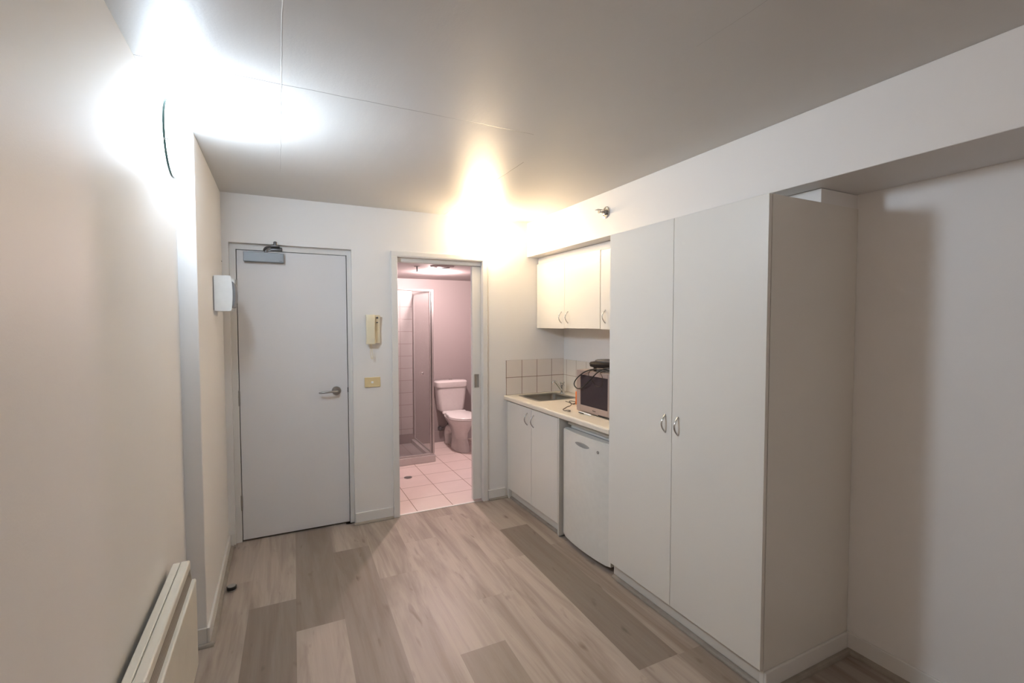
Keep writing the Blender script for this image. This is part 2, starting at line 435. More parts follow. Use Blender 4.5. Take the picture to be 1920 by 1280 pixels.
# bulkhead and the lower filler box that runs over the cupboards
bm = box(XS, XR, YB, 0, ZS, H, 0.003); struct('wall_bulkhead', bm, M_WALL, 'dropped bulkhead beam above the kitchen and wardrobe', 'bulkhead')
bm = box(2.520, XR, -1.469, 0, 2.067, ZS-0.002); add_box(bm, 2.520, XR, -2.468, -1.469, 2.0575, ZS-0.002); struct('trim_1', bm, M_WALL, 'narrow filler box under the bulkhead', 'trim')

# ---- baseboards (painted) and oak beads
def skirt(name, x0, x1, y0, y1, h=0.088): 
    o = obj(name, box(x0, x1, y0, y1, 0, h, 0.003), M_TRIM, None, False, 'structure'); return o
def bead(name, p, q, side, r=0.016):
    """quarter-round strip from p to q (xy); side = unit vector pointing into the room"""
    p = Vector((*p, 0)); q = Vector((*q, 0)); s = Vector((*side, 0)); bm = bmesh.new()
    prof = [(0, 0), (r*1.15, 0)] + [(r*1.15*math.cos(a), r*math.sin(a)) for a in (PI/8, PI/4, 3*PI/8)] + [(0, r)]
    rings = [[e + s*u + Vector((0, 0, v+0.0004)) for u, v in prof] for e in (p, q)]
    return obj(name, add_loft(bm, rings), M_BEAD, None, False, 'structure')
tag(skirt('baseboard_left', XL, XL+0.012, YL-0.012, -0.0125), 'painted baseboard on the proud left wall', 'baseboard')
tag(skirt('baseboard_left_end', XN+0.0125, XL-0.0005, YL-0.012, YL-0.0005), 'short return of the left baseboard at the wall step', 'baseboard')
tag(skirt('baseboard_left_near', XN, XN+0.012, YB+0.01, YL-0.0125), 'painted baseboard under the panel heater', 'baseboard')
tag(skirt('baseboard_back', AX1+0.002, 1.203, -0.012, 0), 'painted baseboard between the two doors', 'baseboard')
tag(skirt('baseboard_back_end', XL+0.0125, AX0-0.002, -0.012, 0), 'stub of baseboard in the corner left of the entry door', 'baseboard')
tag(skirt('baseboard_back_right', 2.016, 2.185, -0.012, 0), 'painted baseboard between bathroom doorway and kitchen', 'baseboard')
tag(skirt('baseboard_right', XR-0.012, XR, YB+0.01, -2.475, 0.09), 'painted baseboard along the right wall', 'baseboard')
tag(bead('trim_2', (XL+0.012, YL-0.012), (XL+0.012, -0.013), (1, 0)), 'oak bead along the left wall baseboard', 'trim')
tag(bead('trim_3', (XN+0.02, YL-0.012), (XL+0.028, YL-0.012), (0, -1)), 'oak bead across the wall step', 'trim')
tag(bead('trim_4', (AX1-0.01, -0.012), (1.200, -0.012), (0, -1)), 'oak bead between the two doors', 'trim')
tag(bead('trim_5', (2.022, -0.012), (2.200, -0.012), (0, -1)), 'oak bead beside the kitchen cupboard', 'trim')
tag(bead('trim_6', (2.228, -0.030), (2.228, -0.860), (-1, 0)), 'oak bead along the kitchen kickboard', 'trim')
tag(bead('trim_7', (2.213, -1.478), (2.213, -2.486), (-1, 0), 0.018), 'oak bead along the wardrobe kickboard', 'trim')
tag(bead('trim_8', (2.196, -2.486), (XR-0.012, -2.486), (0, -1), 0.018), 'oak bead along the wardrobe side', 'trim')
tag(bead('trim_9', (XR-0.012, -2.487), (XR-0.012, YB+0.01), (-1, 0), 0.018), 'oak bead along the right wall', 'trim')
tag(bead('trim_10', (XL+0.03, -0.012), (AX0+0.002, -0.012), (0, -1)), 'oak bead stub beside the entry door', 'trim')
# metal threshold strip
o = struct('trim_11', box(1.254, 1.900, 0.007, 0.025, -0.004, 0.005, 0.0015), M_STRIP, 'bright metal strip across the bathroom threshold', 'trim')
struct('trim_12', box(BX0, BX1, BY1-0.012, BY1, 0.0, 0.145, 0.003), M_BWALL, 'skirting tile along the bathroom back wall', 'trim')

# ================================================================== ENTRY DOOR (door_1)
d1 = thing('door_1', 'closed white flush entry door with silver lever', 'door', (0.52, 0.05, 0), kind='structure')
LX0, LX1, LY, LZ0, LZ1 = 0.163, 0.8785, 0.050, 0.012, 2.046
obj('door_leaf', box(LX0, LX1, LY, LY+0.038, LZ0, LZ1, 0.0015), M_DOOR, d1)
bm = bmesh.new()
add_box(bm, AX0, 0.1585, 0.046, 0.098, 0, AZ); add_box(bm, 0.8835, AX1, 0.046, 0.098, 0, AZ)
add_box(bm, 0.1585, 0.8835, 0.046, 0.098, LZ1+0.004, AZ)
add_box(bm, AX0-0.014, AX0, 0.0302, 0.098, 0, AZ+0.014); add_box(bm, AX1, AX1+0.014, 0.0302, 0.098, 0, AZ+0.014)
add_box(bm, AX0, AX1, 0.0302, 0.098, AZ, AZ+0.014)
obj('door_frame', bm, M_TRIM, d1)
bm = box(0.1585, 0.8835, 0.089, 0.098, 0, AZ-0.04); obj('rebate', bm, M_GAP, d1, label='dark gap around the leaf')
def hinge(z0, z1):
    bm = bmesh.new()
    add_tube(bm, [(0.1600, 0.042, z0), (0.1600, 0.042, z1)], 0.0058, 10)
    for z in (z0+(z1-z0)*k/5 for k in (1, 2, 3, 4)):
        add_tube(bm, [(0.1600, 0.042, z-0.001), (0.1600, 0.042, z+0.001)], 0.0064, 10)
    return obj('hinge', bm, M_SATIN, d1, True)
hinge(0.228, 0.334); hinge(0.965, 1.070); hinge(1.735, 1.840)
h = obj('door_handle', add_lathe(bmesh.new(), (0.797, 0.050, 1.031), (0, -1, 0), [(0.033, 0), (0.033, 0.006), (0.030, 0.010), (0.012, 0.012)], 36), M_SATIN, d1, True)
bm = bmesh.new()
pth = smooth_path([(0.797, 0.040, 1.031), (0.797, 0.012, 1.031), (0.790, 0.000, 1.031), (0.765, -0.010, 1.032), (0.730, -0.012, 1.031), (0.695, -0.008, 1.029), (0.672, 0.004, 1.028)], 6)
add_tube(bm, pth, [0.011]*8 + [0.0095]*(len(pth)-12) + [0.008, 0.008, 0.007, 0.005], 12, 0.8)
obj('lever', bm, M_SATIN, h, True)
obj('strike_plate', box(0.8775, 0.8832, 0.0462, 0.060, 1.015, 1.050), M_BLACK, d1)
# door closer
cl = obj('door_closer', box(0.206, 0.456, 0.002, 0.049, 1.966, 2.033, 0.004), M_CLOSER, d1)
obj('mark', box(0.428, 0.446, 0.0008, 0.0022, 1.9735, 1.9775), M_DARKST, cl)
bm = bmesh.new()
add_tube(bm, [(0.345, 0.025, 2.034), (0.345, 0.025, 2.058)], 0.010, 14)
pth = smooth_path([(0.335, 0.020, 2.046), (0.342, 0.010, 2.062), (0.365, -0.005, 2.072), (0.400, -0.020, 2.078)], 6)
add_tube(bm, pth, 0.010, 10, 0.6)
add_box(bm, 0.376, 0.432, -0.030, 0.044, 2.072, 2.082, 0.003)
add_box(bm, 0.372, 0.448, 0.030, 0.0455, 2.052, 2.074, 0.003)
add_lathe(bm, (0.404, -0.014, 2.082), (0, 0, 1), [(0.017, 0), (0.017, 0.006), (0.012, 0.008), (0.012, 0.020), (0.009, 0.026), (0.004, 0.028)], 20)
obj('closer_arm', bm, M_DARKST, cl, True)

# ================================================================== BATHROOM DOOR (door_2): architrave and sliding leaf in its pocket
d2 = thing('door_2', 'open white sliding door of the bathroom, mostly inside its wall pocket', 'door', (1.6, 0.05, 0), kind='structure')
bm = bmesh.new()
for a, b_, c_, d_ in ((1.204, 1.252, 0, 2.062), (1.972, 2.013, 0, 2.062), (1.204, 2.013, 2.062, 2.100)):
    add_box(bm, a, b_, -0.016, 0.0, c_, d_, 0.003)
obj('architrave', bm, M_TRIM, d2)
bm = bmesh.new()
add_box(bm, 1.2455, 1.2525, -0.012, 0.112, 0, 2.060); add_box(bm, 1.9715, 1.980, -0.012, 0.031, 0, 2.060)
add_box(bm, 1.9715, 1.980, 0.077, 0.112, 0, 2.060)
add_box(bm, 1.2525, 1.9715, -0.012, 0.030, 2.056, 2.0635); add_box(bm, 1.2525, 1.9715, 0.078, 0.112, 2.056, 2.0635)
obj('door_frame', bm, M_TRIM, d2)
bm = box(1.2530, 2.02, 0.036, 0.0455, 2.022, 2.0600); add_box(bm, 1.2530, 2.02, 0.062, 0.072, 2.022, 2.0600)
add_box(bm, 1.2530, 2.02, 0.036, 0.072, 2.0600, 2.0640); add_box(bm, 1.2530, 1.9710, 0.0305, 0.0345, 2.026, 2.0600)
obj('track', bm, M_TRIM, d2)
obj('door_leaf', box(1.894, 2.62, 0.036, 0.072, 0.012, 2.018, 0.002), M_TRIM, d2)
bm = bmesh.new()
add_box(bm, 1.911, 1.917, 0.0335, 0.0359, 0.985, 1.100); add_box(bm, 1.946, 1.952, 0.0335, 0.0359, 0.985, 1.100)
add_box(bm, 1.917, 1.946, 0.0335, 0.0359, 0.985, 0.991); add_box(bm, 1.917, 1.946, 0.0335, 0.0359, 1.094, 1.100)
add_box(bm, 1.917, 1.930, 0.0345, 0.0358, 0.991, 1.094)
fp = obj('flush_pull', bm, M_SATIN, d2)
obj('finger_recess', box(1.930, 1.946, 0.0345, 0.0358, 0.991, 1.094), M_SEAL, fp)

# ================================================================== DISC WALL LAMPS
def disc_lamp(name, label, c, n, power, col, mat_em, R_=0.15, gap=0.085, block_dir=(0, 0, 1), mat_back=None):
    """flat glass disc held off the wall by clips; bulb between disc and wall. c = centre on the wall, n = wall normal"""
    c = Vector(c); n = Vector(n); t = thing(name, label, 'lamp', c); mat_back = mat_back or mat_em
    a, b_ = frame_of(n)
    bm = bmesh.new(); add_lathe(bm, c+n*0.0005, n, [(0.055, 0), (0.055, 0.010), (0.045, 0.014)], 32); obj('backplate', bm, M_WHITEP, t, True)
    bm = bmesh.new(); add_lathe(bm, c+n*gap, n, [(R_, 0), (R_, 0.004), (R_*0.94, 0.014), (R_*0.82, 0.026), (R_*0.65, 0.037), (R_*0.4, 0.045), (0.02, 0.049)], 56)
    bm.normal_update()
    g = obj('glass_disc', bm, [mat_em, mat_back], t, True)
    for f in g.data.polygons:
        if f.normal.dot(n) < -0.9: f.material_index = 1
    bm = bmesh.new()
    ring = [c + n*(gap+0.003) + (a*math.cos(2*PI*k/64)+b_*math.sin(2*PI*k/64))*(R_+0.0015) for k in range(64)]
    rings = []
    for p in ring:
        d = (p - c - n*(gap+0.003)).normalized()
        rings.append([p + d*0.0018 + n*0.004, p + d*0.0018 - n*0.004, p - d*0.0015 - n*0.004, p - d*0.0015 + n*0.004])
    rv = [[bm.verts.new(q) for q in r] for r in rings]
    for i in range(64):
        for j in range(4):
            bm.faces.new((rv[i][j], rv[i][(j+1) % 4], rv[(i+1) % 64][(j+1) % 4], rv[(i+1) % 64][j]))
    obj('glass_edge', bm, M_EDGE, g)
    for ang in (PI/2+0.2, PI/2+0.2+2*PI/3, PI/2+0.2+4*PI/3):
        bm = bmesh.new(); d = a*math.cos(ang)+b_*math.sin(ang)
        add_tube(bm, smooth_path([c+d*0.04+n*0.012, c+d*0.09+n*gap*0.5, c+d*(R_+0.003)+n*(gap-0.006), c+d*(R_+0.006)+n*(gap+0.012), c+d*(R_-0.010)+n*(gap+0.014)], 5), 0.003, 8)
        obj('clip', bm, M_SATIN, t, True)
    bm = bmesh.new(); bmesh.ops.create_uvsphere(bm, u_segments=20, v_segments=14, radius=0.016, matrix=Matrix.Translation(c+n*gap*0.52))
    obj('bulb', bm, mat_em, t, True)
    light('bulb_light', 'POINT', t, c+n*gap*0.52, power, col, shadow_soft_size=0.009)
    hd = Vector(block_dir).normalized(); q = c+n*gap*0.52
    bm = bmesh.new(); add_lathe(bm, q+hd*0.017, hd, [(0.010, 0), (0.013, 0.006), (0.013, 0.034), (0.009, 0.040)], 16); obj('light_blocker', bm, M_WHITEP, t, True)  # stub added beside the bulb to block part of its light and shape the glow
    return t
disc_lamp('wall_lamp', 'cool white glass disc wall lamp glowing high on the left wall', (XN, -1.450, 2.262), (1, 0, 0), P_COOL, COOL, M_EM_COOL, 0.145, 0.045, (0, -1, 0.35), M_BACK_COOL)
disc_lamp('wall_lamp', 'warm yellow glass disc wall lamp glowing above the bathroom doorway', (1.965, 0.0, 2.262), (0, -1, 0), P_WARM, WARM, M_EM_WARM, 0.138, 0.050, (0.75, 0, 0.65))

disc_lamp('wall_lamp', 'added unseen glass disc fill lamp on the left wall behind the viewpoint', (XN, -4.75, 2.05), (1, 0, 0), P_FILL, FILLC, M_EM_FILL, 0.150, 0.060, (0, 1, -0.2))  # added lamp, out of view, fills the wardrobe side and right wall

# ================================================================== SMALL WALL ITEMS
# white box on the left wall
wb = thing('wall_box', 'white wall-mounted box with a curved grey front beside the entry door', 'wall box', (XL, -0.40, 1.61))
def box_profile(x0, x1, z0, z1, bulge, n=10):
    pts = [(x0, z0), (x1-0.007, z0)]
    for k in range(n+1):
        s = k/n; pts.append((x1 - 0.002 + bulge*(1-(2*s-1)**2), z0+0.006+(z1-z0-0.012)*s))
    pts += [(x1-0.007, z1), (x0, z1)]
    return pts
Y0, Y1 = -0.520, -0.300
bm = bmesh.new(); pr = box_profile(XL+0.005, XL+0.092, 1.612, 1.818, 0.007)
add_loft(bm, [[(x, Y0, z) for x, z in pr], [(x, Y0+0.014, z) for x, z in pr]])
add_loft(bm, [[(x, Y1-0.014, z) for x, z in pr], [(x, Y1, z) for x, z in pr]])
pr2 = box_profile(XL+0.005, XL+0.078, 1.614, 1.816, 0.006)
add_loft(bm, [[(x, Y0+0.014, z) for x, z in pr2], [(x, Y1-0.014, z) for x, z in pr2]])
obj('housing', bm, M_WHITEP, wb, False)
bm = bmesh.new(); pr3 = box_profile(XL+0.079, XL+0.1035, 1.634, 1.785, 0.009)
add_loft(bm, [[(x, Y0+0.0145, z) for x, z in pr3], [(x, Y1-0.0145, z) for x, z in pr3]])
obj('front_panel', bm, M_GREYP, wb, False, label='grey curved front')
obj('mounting_plate', box(XL+0.0005, XL+0.005, Y0+0.004, Y1-0.004, 1.618, 1.812), M_SEAL, wb)

# intercom handset
ic = thing('intercom', 'cream intercom handset on the wall between the two doors', 'intercom', (1.08, 0, 1.38))
bm = bmesh.new()
prof = [(0, 1.388), (-0.026, 1.388), (-0.024, 1.43), (-0.020, 1.48), (-0.026, 1.54), (-0.034, 1.585), (-0.034, 1.600), (0, 1.602)]
add_loft(bm, [[(x, y-0.0005, z) for y, z in prof] for x in (1.042, 1.110)])
obj('wall_base', bm, M_CREAM, ic)
bm = bmesh.new()
prof = [(-0.037, 1.380), (-0.062, 1.382), (-0.068, 1.41), (-0.064, 1.48), (-0.066, 1.55), (-0.064, 1.590), (-0.055, 1.603), (-0.038, 1.603), (-0.037, 1.585), (-0.042, 1.54), (-0.042, 1.44), (-0.037, 1.41)]
add_loft(bm, [[(x, y*s_, z) for y, z in prof] for x, s_ in ((1.004, 0.93), (1.009, 1.0), (1.063, 1.0), (1.068, 0.93))])
obj('handset', bm, M_CREAM, ic, True)
for za, zb_, yb_ in ((1.59, 1.60, -0.030), (1.39, 1.40, -0.020)): obj('cradle', box(1.044, 1.062, -0.040, yb_, za, zb_), M_CREAM, ic)
bm = bmesh.new(); add_lathe(bm, (1.089, -0.034, 1.580), (0, -1, 0), [(0.0085, 0), (0.0085, 0.003), (0.006, 0.004)], 18); obj('call_button', bm, M_DARKST, ic, True)
obj('door_button', box(1.082, 1.096, -0.032, -0.0285, 1.540, 1.548), M_DARKST, ic)
bm = bmesh.new()
coil = []
path = smooth_path([(1.030, -0.050, 1.382), (1.033, -0.050, 1.350), (1.036, -0.046, 1.310), (1.042, -0.040, 1.276), (1.050, -0.036, 1.270), (1.052, -0.034, 1.300), (1.048, -0.028, 1.345), (1.046, -0.02, 1.389)], 26)
for i, p in enumerate(path):
    a = i*1.1; coil.append(p + Vector((math.cos(a)*0.0035, math.sin(a)*0.0035, 0)))
add_tube(bm, coil, 0.0014, 5); obj('coiled_cord', bm, M_CREAM, ic, True)

# light switch
sw = thing('light_switch', 'yellowed light switch plate below the intercom', 'switch', (1.0535, 0, 1.047))
obj('plate', box(0.995, 1.112, -0.010, -0.0003, 1.049, 1.124, 0.003), M_SWITCH, sw)
obj('rocker', box(1.043, 1.060, -0.0135, -0.0095, 1.078, 1.094, 0.0015), M_WHITEP, sw, label='small pale rocker')

# nail hole plug in the left corner
tag(obj('screw', add_lathe(bmesh.new(), (XL+0.0003, -0.020, 1.954), (1, 0, 0), [(0.004, 0), (0.003, 0.003)], 10), M_DARKST, None, True), 'tiny dark screw head in the corner beside the entry door', 'screw')

# fire sprinkler on the bulkhead
sp = thing('fire_sprinkler', 'chrome sidewall fire sprinkler on the bulkhead', 'sprinkler', (XS, -1.118, 2.282))
SY, SZ = -1.130, 2.280
bm = bmesh.new(); add_lathe(bm, (XS-0.0005, SY, SZ), (-1, 0, 0), [(0.040, 0), (0.040, 0.003), (0.031, 0.006), (0.029, 0.003), (0.016, 0.003)], 36); obj('escutcheon', bm, M_CHROME, sp, True)
bm = bmesh.new(); add_lathe(bm, (XS-0.003, SY, SZ), (-1, 0, 0), [(0.017, 0), (0.017, 0.014), (0.010, 0.016), (0.010, 0.028)], 20)
for s in (-1, 1): add_tube(bm, smooth_path([(XS-0.026, SY+s*0.009, SZ), (XS-0.040, SY+s*0.013, SZ), (XS-0.058, SY+s*0.004, SZ)], 5), 0.0028, 8)
obj('body', bm, M_SATIN, sp, True)
bm = bmesh.new(); add_tube(bm, [(XS-0.030, SY, SZ), (XS-0.052, SY, SZ)], 0.0025, 8); obj('bulb', bm, M_CHROME, sp, True)
bm = bmesh.new(); add_box(bm, XS-0.082, XS-0.040, SY-0.016, SY+0.016, SZ+0.010, SZ+0.0125); add_lathe(bm, (XS-0.058, SY, SZ), (-1, 0, 0), [(0.012, 0), (0.012, 0.003)], 16)
obj('deflector', bm, M_SATIN, sp, True)

# panel heater on the near left wall
ph = thing('panel_heater', 'off-white electric panel heater on the left wall, bottom left', 'heater', (XN+0.05, -2.1, 0.18))
HY0, HY1, HT = -2.215, -1.500, 0.602
obj('back_case', box(XN+0.018, 0.0495, HY0-0.004, HY1, 0.17, HT-0.003, 0.004), M_HEATER, ph)
bm = bmesh.new()
add_box(bm, 0.0510, 0.082, HY0, HY1-0.002, 0.566, HT, 0.006, 3)       # top rail
add_box(bm, 0.0510, 0.100, HY0, HY1-0.002, 0.17, 0.524, 0.006, 3)     # body
add_loft(bm, [[(x, y, z) for x, z in ((0.052, 0.50), (0.098, 0.50), (0.098, 0.528), (0.082, 0.60), (0.052, 0.60))] for y in (HY0+0.001, HY0+0.020)])          # end cheeks
add_loft(bm, [[(x, y, z) for x, z in ((0.052, 0.50), (0.085, 0.50), (0.085, 0.528), (0.078, 0.60), (0.052, 0.60))] for y in (HY1-0.008, HY1-0.003)])
obj('front_case', bm, M_HEATER, ph)
obj('outlet_grille', add_loft(bmesh.new(), [[(x, y, z) for x, z in ((0.056, 0.567), (0.062, 0.567), (0.086, 0.5245), (0.080, 0.5245))] for y in (HY0+0.0205, HY1-0.0085)]), M_GRILLE, ph)
for y in (HY0+0.12, HY1-0.12): obj('wall_bracket', box(XN+0.0005, XN+0.0178, y-0.02, y+0.02, 0.25, 0.52), M_SATIN, ph)

# door stop on the floor
ds = thing('door_stop', 'small round door stop with black rubber on the floor', 'door stop', (0.142, -0.611, 0))
bm = bmesh.new(); add_lathe(bm, (0.142, -0.611, 0.0006), (0, 0, 1), [(0.021, 0), (0.019, 0.004), (0.016, 0.008)], 28); obj('base', bm, M_SATIN, ds, True)
bm = bmesh.new(); add_lathe(bm, (0.142, -0.611, 0.008), (0, 0, 1), [(0.0245, 0), (0.0255, 0.004), (0.0255, 0.016), (0.023, 0.018)], 32); obj('rubber_ring', bm, M_BLACK, ds, True)
bm = bmesh.new(); add_lathe(bm, (0.142, -0.611, 0.0262), (0, 0, 1), [(0.021, 0), (0.021, 0.002), (0.010, 0.003)], 28); obj('cap', bm, M_SEAL, ds, True)

# ================================================================== KITCHEN
def bow_handle(parent, x, y, zc, h=0.092, out=0.026):
    """D-shaped pull on a face looking towards -x"""
    bm = bmesh.new()
    pts = [(x-out*math.sin(PI*k/16)**0.8 if 0 < k < 16 else x, y, zc-h/2+h*k/16) for k in range(17)]
    rs = [0.0052 if k in (0, 16) else 0.0046 if k in (1, 15) else 0.0046 for k in range(17)]
    add_tube(bm, pts, rs, 10)
    for z in (zc-h/2, zc+h/2): add_lathe(bm, (x+0.0005, y, z), (-1, 0, 0), [(0.0062, 0), (0.0058, 0.003)], 12)
    return obj('handle', bm, M_CHROME, parent, True)

# base cupboard
XB = 2.190
bc = thing('base_cupboard', 'white two-door cupboard under the sink', 'cupboard', (2.5, -0.45, 0))
bm = bmesh.new()
add_box(bm, XB+0.018, XB+0.034, -0.040, -0.028, 0.10, 0.862)
add_box(bm, XB+0.018, XR-0.002, -0.018, -0.002, 0.0, 0.862)
add_box(bm, XB+0.018, XR-0.002, -0.862, -0.018, 0.10, 0.116); add_box(bm, XR-0.012, XR-0.002, -0.862, -0.018, 0.116, 0.862)
add_box(bm, XB+0.018, XB+0.034, -0.862, -0.018, 0.845, 0.862)
obj('carcass', bm, M_CARC, bc)
obj('filler', box(XB+0.010, XB+0.040, -0.044, -0.002, 0.0, 0.862, 0.001), M_CARC, bc)
dr = obj('door', box(XB, XB+0.0165, -0.4665, -0.046, 0.092, 0.858, 0.0012), M_LAM, bc); bow_handle(dr, XB, -0.402, 0.768)
dr = obj('door', box(XB, XB+0.0165, -0.8615, -0.4710, 0.092, 0.858, 0.0012), M_LAM, bc); bow_handle(dr, XB, -0.506, 0.768)
obj('end_panel', box(XB, XR-0.002, -0.8830, -0.8640, 0.012, 0.8635), M_CARC, bc)
obj('foot', box(XB+0.008, XB+0.030, -0.8800, -0.8660, 0.0005, 0.0115), M_SEAL, bc)
obj('kickboard', box(2.230, 2.244, -0.8625, -0.0445, 0.0005, 0.0995), M_CARC, bc)
# worktop with the bowl cut out
CX0, CZ0, CZ1, CYE = 2.172, 0.864, 0.906, -1.468
SX0, SX1, SY0, SY1 = 2.300, 2.640, -0.405, -0.090       # bowl opening
wt = thing('worktop', 'cream speckled kitchen worktop running to the wardrobe', 'worktop', (2.5, -0.73, CZ0))
bm = bmesh.new()
prof = [(SX0, CZ0+0.004), (CX0+0.006, CZ0+0.004), (CX0, CZ0+0.010), (CX0, CZ1-0.010), (CX0+0.003, CZ1-0.003), (CX0+0.010, CZ1), (SX0, CZ1)]
add_loft(bm, [[(x, -0.0015, z) for x, z in prof], [(x, CYE, z) for x, z in prof]])
add_box(bm, SX1, XR-0.001, CYE, -0.0015, CZ0+0.004, CZ1)
add_box(bm, SX0, SX1, SY1, -0.0015, CZ0+0.004, CZ1); add_box(bm, SX0, SX1, CYE, SY0, CZ0+0.004, CZ1)
bmesh.ops.remove_doubles(bm, verts=bm.verts, dist=1e-5)
obj('slab', bm, M_COUNTER, wt)
# sink
sk = thing('sink', 'small stainless steel sink bowl set into the worktop', 'sink', (2.47, -0.25, CZ1))
def rrect(x0, x1, y0, y1, r, z, n=6):
    out = []
    for cx, cy, a0 in ((x1-r, y1-r, 0), (x0+r, y1-r, PI/2), (x0+r, y0+r, PI), (x1-r, y0+r, 3*PI/2)):
        for k in range(n+1): a = a0 + (PI/2)*k/n; out.append((cx+r*math.cos(a), cy+r*math.sin(a), z))
    return out
bm = bmesh.new()
zt = CZ1
rings = [rrect(2.272, 2.668, -0.430, -0.064, 0.030, zt+0.0006), rrect(2.275, 2.665, -0.427, -0.067, 0.030, zt+0.003),
         rrect(2.296, 2.644, -0.409, -0.086, 0.045, zt+0.0025), rrect(2.303, 2.637, -0.402, -0.093, 0.05, zt-0.004),
         rrect(2.309, 2.631, -0.396, -0.099, 0.055, zt-0.110), rrect(2.330, 2.610, -0.375, -0.120, 0.06, zt-0.140), rrect(2.440, 2.500, -0.275, -0.215, 0.025, zt-0.145)]
add_loft(bm, rings, cap=False)
bm.faces.new([v for v in bm.verts if abs(v.co.z-(zt-0.145)) < 1e-5])
obj('bowl', bm, M_SINK, sk, True)
bm = bmesh.new(); add_lathe(bm, (2.47, -0.245, zt-0.1448), (0, 0, 1), [(0.036, 0), (0.034, 0.003), (0.026, 0.001)], 24); obj('drain', bm, M_CHROME, sk, True)
# tap
tp = thing('tap', 'chrome mixer tap behind the sink', 'tap', (2.700, -0.118, CZ1))
TX, TY = 2.698, -0.125
bm = bmesh.new(); add_lathe(bm, (TX, TY, CZ1+0.0006), (0, 0, 1), [(0.024, 0), (0.022, 0.006), (0.017, 0.010), (0.016, 0.060), (0.019, 0.064), (0.019, 0.078), (0.012, 0.086)], 24); obj('body', bm, M_CHROME, tp, True)
bm = bmesh.new()
add_tube(bm, smooth_path([(TX, TY, 0.925), (TX-0.030, TY-0.008, 0.955), (TX-0.075, TY-0.022, 1.000), (TX-0.100, TY-0.030, 1.020), (TX-0.118, TY-0.036, 1.018), (TX-0.122, TY-0.037, 0.998)], 6), 0.0105, 14)
obj('spout', bm, M_CHROME, tp, True)
bm = bmesh.new()
for k in range(3):
    a = k*2*PI/3+0.4
    add_tube(bm, [(TX, TY, 0.998), (TX+0.026*math.cos(a), TY+0.026*math.sin(a), 1.000)], 0.0075, 10)
add_lathe(bm, (TX, TY, 0.986), (0, 0, 1), [(0.012, 0), (0.013, 0.018), (0.008, 0.024)], 18)
obj('knob', bm, M_CHROME, tp, True)
# tiled splashbacks
tag(obj('splashback', box(2.190, XR-0.009, -0.009, -0.0003, CZ1+0.0005, 1.211, 0.001), M_KT_B, None), 'white tiled splashback on the back wall behind the sink', 'splashback')
tag(obj('splashback', box(XR-0.0085, XR-0.0003, -1.466, -0.010, CZ1+0.0005, 1.203, 0.001), M_KT_R, None), 'white tiled splashback on the right wall behind the microwave', 'splashback')

# upper cabinets
XU, UZ0, UZ1 = 2.500, 1.492, 2.063
def upper(y0, y1, split, label, dz=(0, 0), hy=None):
    u = thing('wall_cabinet', label, 'cabinet', (2.65, (y0+y1)/2, UZ0), 'kitchen wall cabinets')
    obj('carcass', box(XU+0.0185, XR-0.002, y0+0.0008, y1-0.0008, UZ0+0.006, UZ1-0.002), M_CARC, u)
    yb = [(split+0.0012, y1-0.001), (y0+0.002, split-0.0012)]
    for (a, b_), d, hh in zip(yb, dz, hy):
        dd = obj('door', box(XU, XU+0.0165, a, b_, UZ0+d, UZ1+d-0.002, 0.0012), M_LAM, u); bow_handle(dd, XU, hh, 1.584, 0.088)
    return u
upper(-0.939, -0.006, -0.462, 'white two-door wall cabinet above the sink', (0, 0.0035), (-0.418, -0.515))
upper(-1.466, -0.9430, -1.440, 'white wall cabinet half hidden behind the wardrobe', (0, 0), (-1.000, -1.453))

# bar fridge
fr = thing('bar_fridge', 'small white bar fridge under the worktop beside the wardrobe', 'fridge', (2.5, -1.18, 0))
FY0, FY1 = -1.452, -0.918
obj('body', box(2.262, 2.760, FY0+0.006, FY1-0.006, 0.020, 0.822, 0.006), M_FRIDGE, fr)
obj('top', box(2.240, 2.764, FY0, FY1, 0.8225, 0.842, 0.006, 3), M_FRIDGE, fr)
bm = bmesh.new()
n = 14; front = []; back = []
outl = []
for k in range(n+1):
    s = k/n; y = FY1 + (FY0-FY1)*s; outl.append((2.206 - 0.028*(1-(2*s-1)**2)**0.8, y))
ringA = [(x, y) for x, y in outl] + [(2.245, FY0), (2.245, FY1)]
add_loft(bm, [[(x, y, z) for x, y in ringA] for z in (0.040, 0.803)])
es = [e for e in bm.edges if abs(e.verts[0].co.z-e.verts[1].co.z) < 1e-6]
bmesh.ops.bevel(bm, geom=es, offset=0.007, segments=3, affect='EDGES', clamp_overlap=True)
fd = obj('door', bm, M_FRIDGE, fr, True)
obj('door_seal', box(2.246, 2.2615, FY0+0.012, FY1-0.012, 0.045, 0.800), M_SEAL, fr)
# lens shaped badge and round lock on the door front
def fx(y):
    s = (FY1-y)/(FY1-FY0); return 2.206 - 0.028*(1-(2*s-1)**2)**0.8
bm = bmesh.new(); NN = 28; bz = 0.740; by = -1.180; hw = 0.083; hh = 0.017
ring1 = []; ring2 = []
for k in range(NN):
    a = 2*PI*k/NN; yy = by+hw*math.cos(a); zz = bz + hh*math.sin(a)*abs(math.sin(a))**0.3
    ring1.append((fx(yy)+0.001, yy, zz)); ring2.append((fx(yy)-0.0025, by+(yy-by)*0.93, bz+(zz-bz)*0.8))
add_loft(bm, [ring1, ring2]); obj('badge', bm, M_SEAL, fd, True, label='grey lens-shaped badge')
bm = bmesh.new(); add_lathe(bm, (fx(-1.343)+0.001, -1.343, 0.731), (-1, 0, 0), [(0.010, 0), (0.010, 0.0035), (0.006, 0.004), (0.005, 0.001)], 20); obj('lock', bm, M_SATIN, fd, True)
for y in (FY0+0.05, FY1-0.05):
    for x in (2.30, 2.70): obj('foot', add_tube(bmesh.new(), [(x, y, 0.0006), (x, y, 0.022)], 0.014, 12), M_BLACK, fr, True)

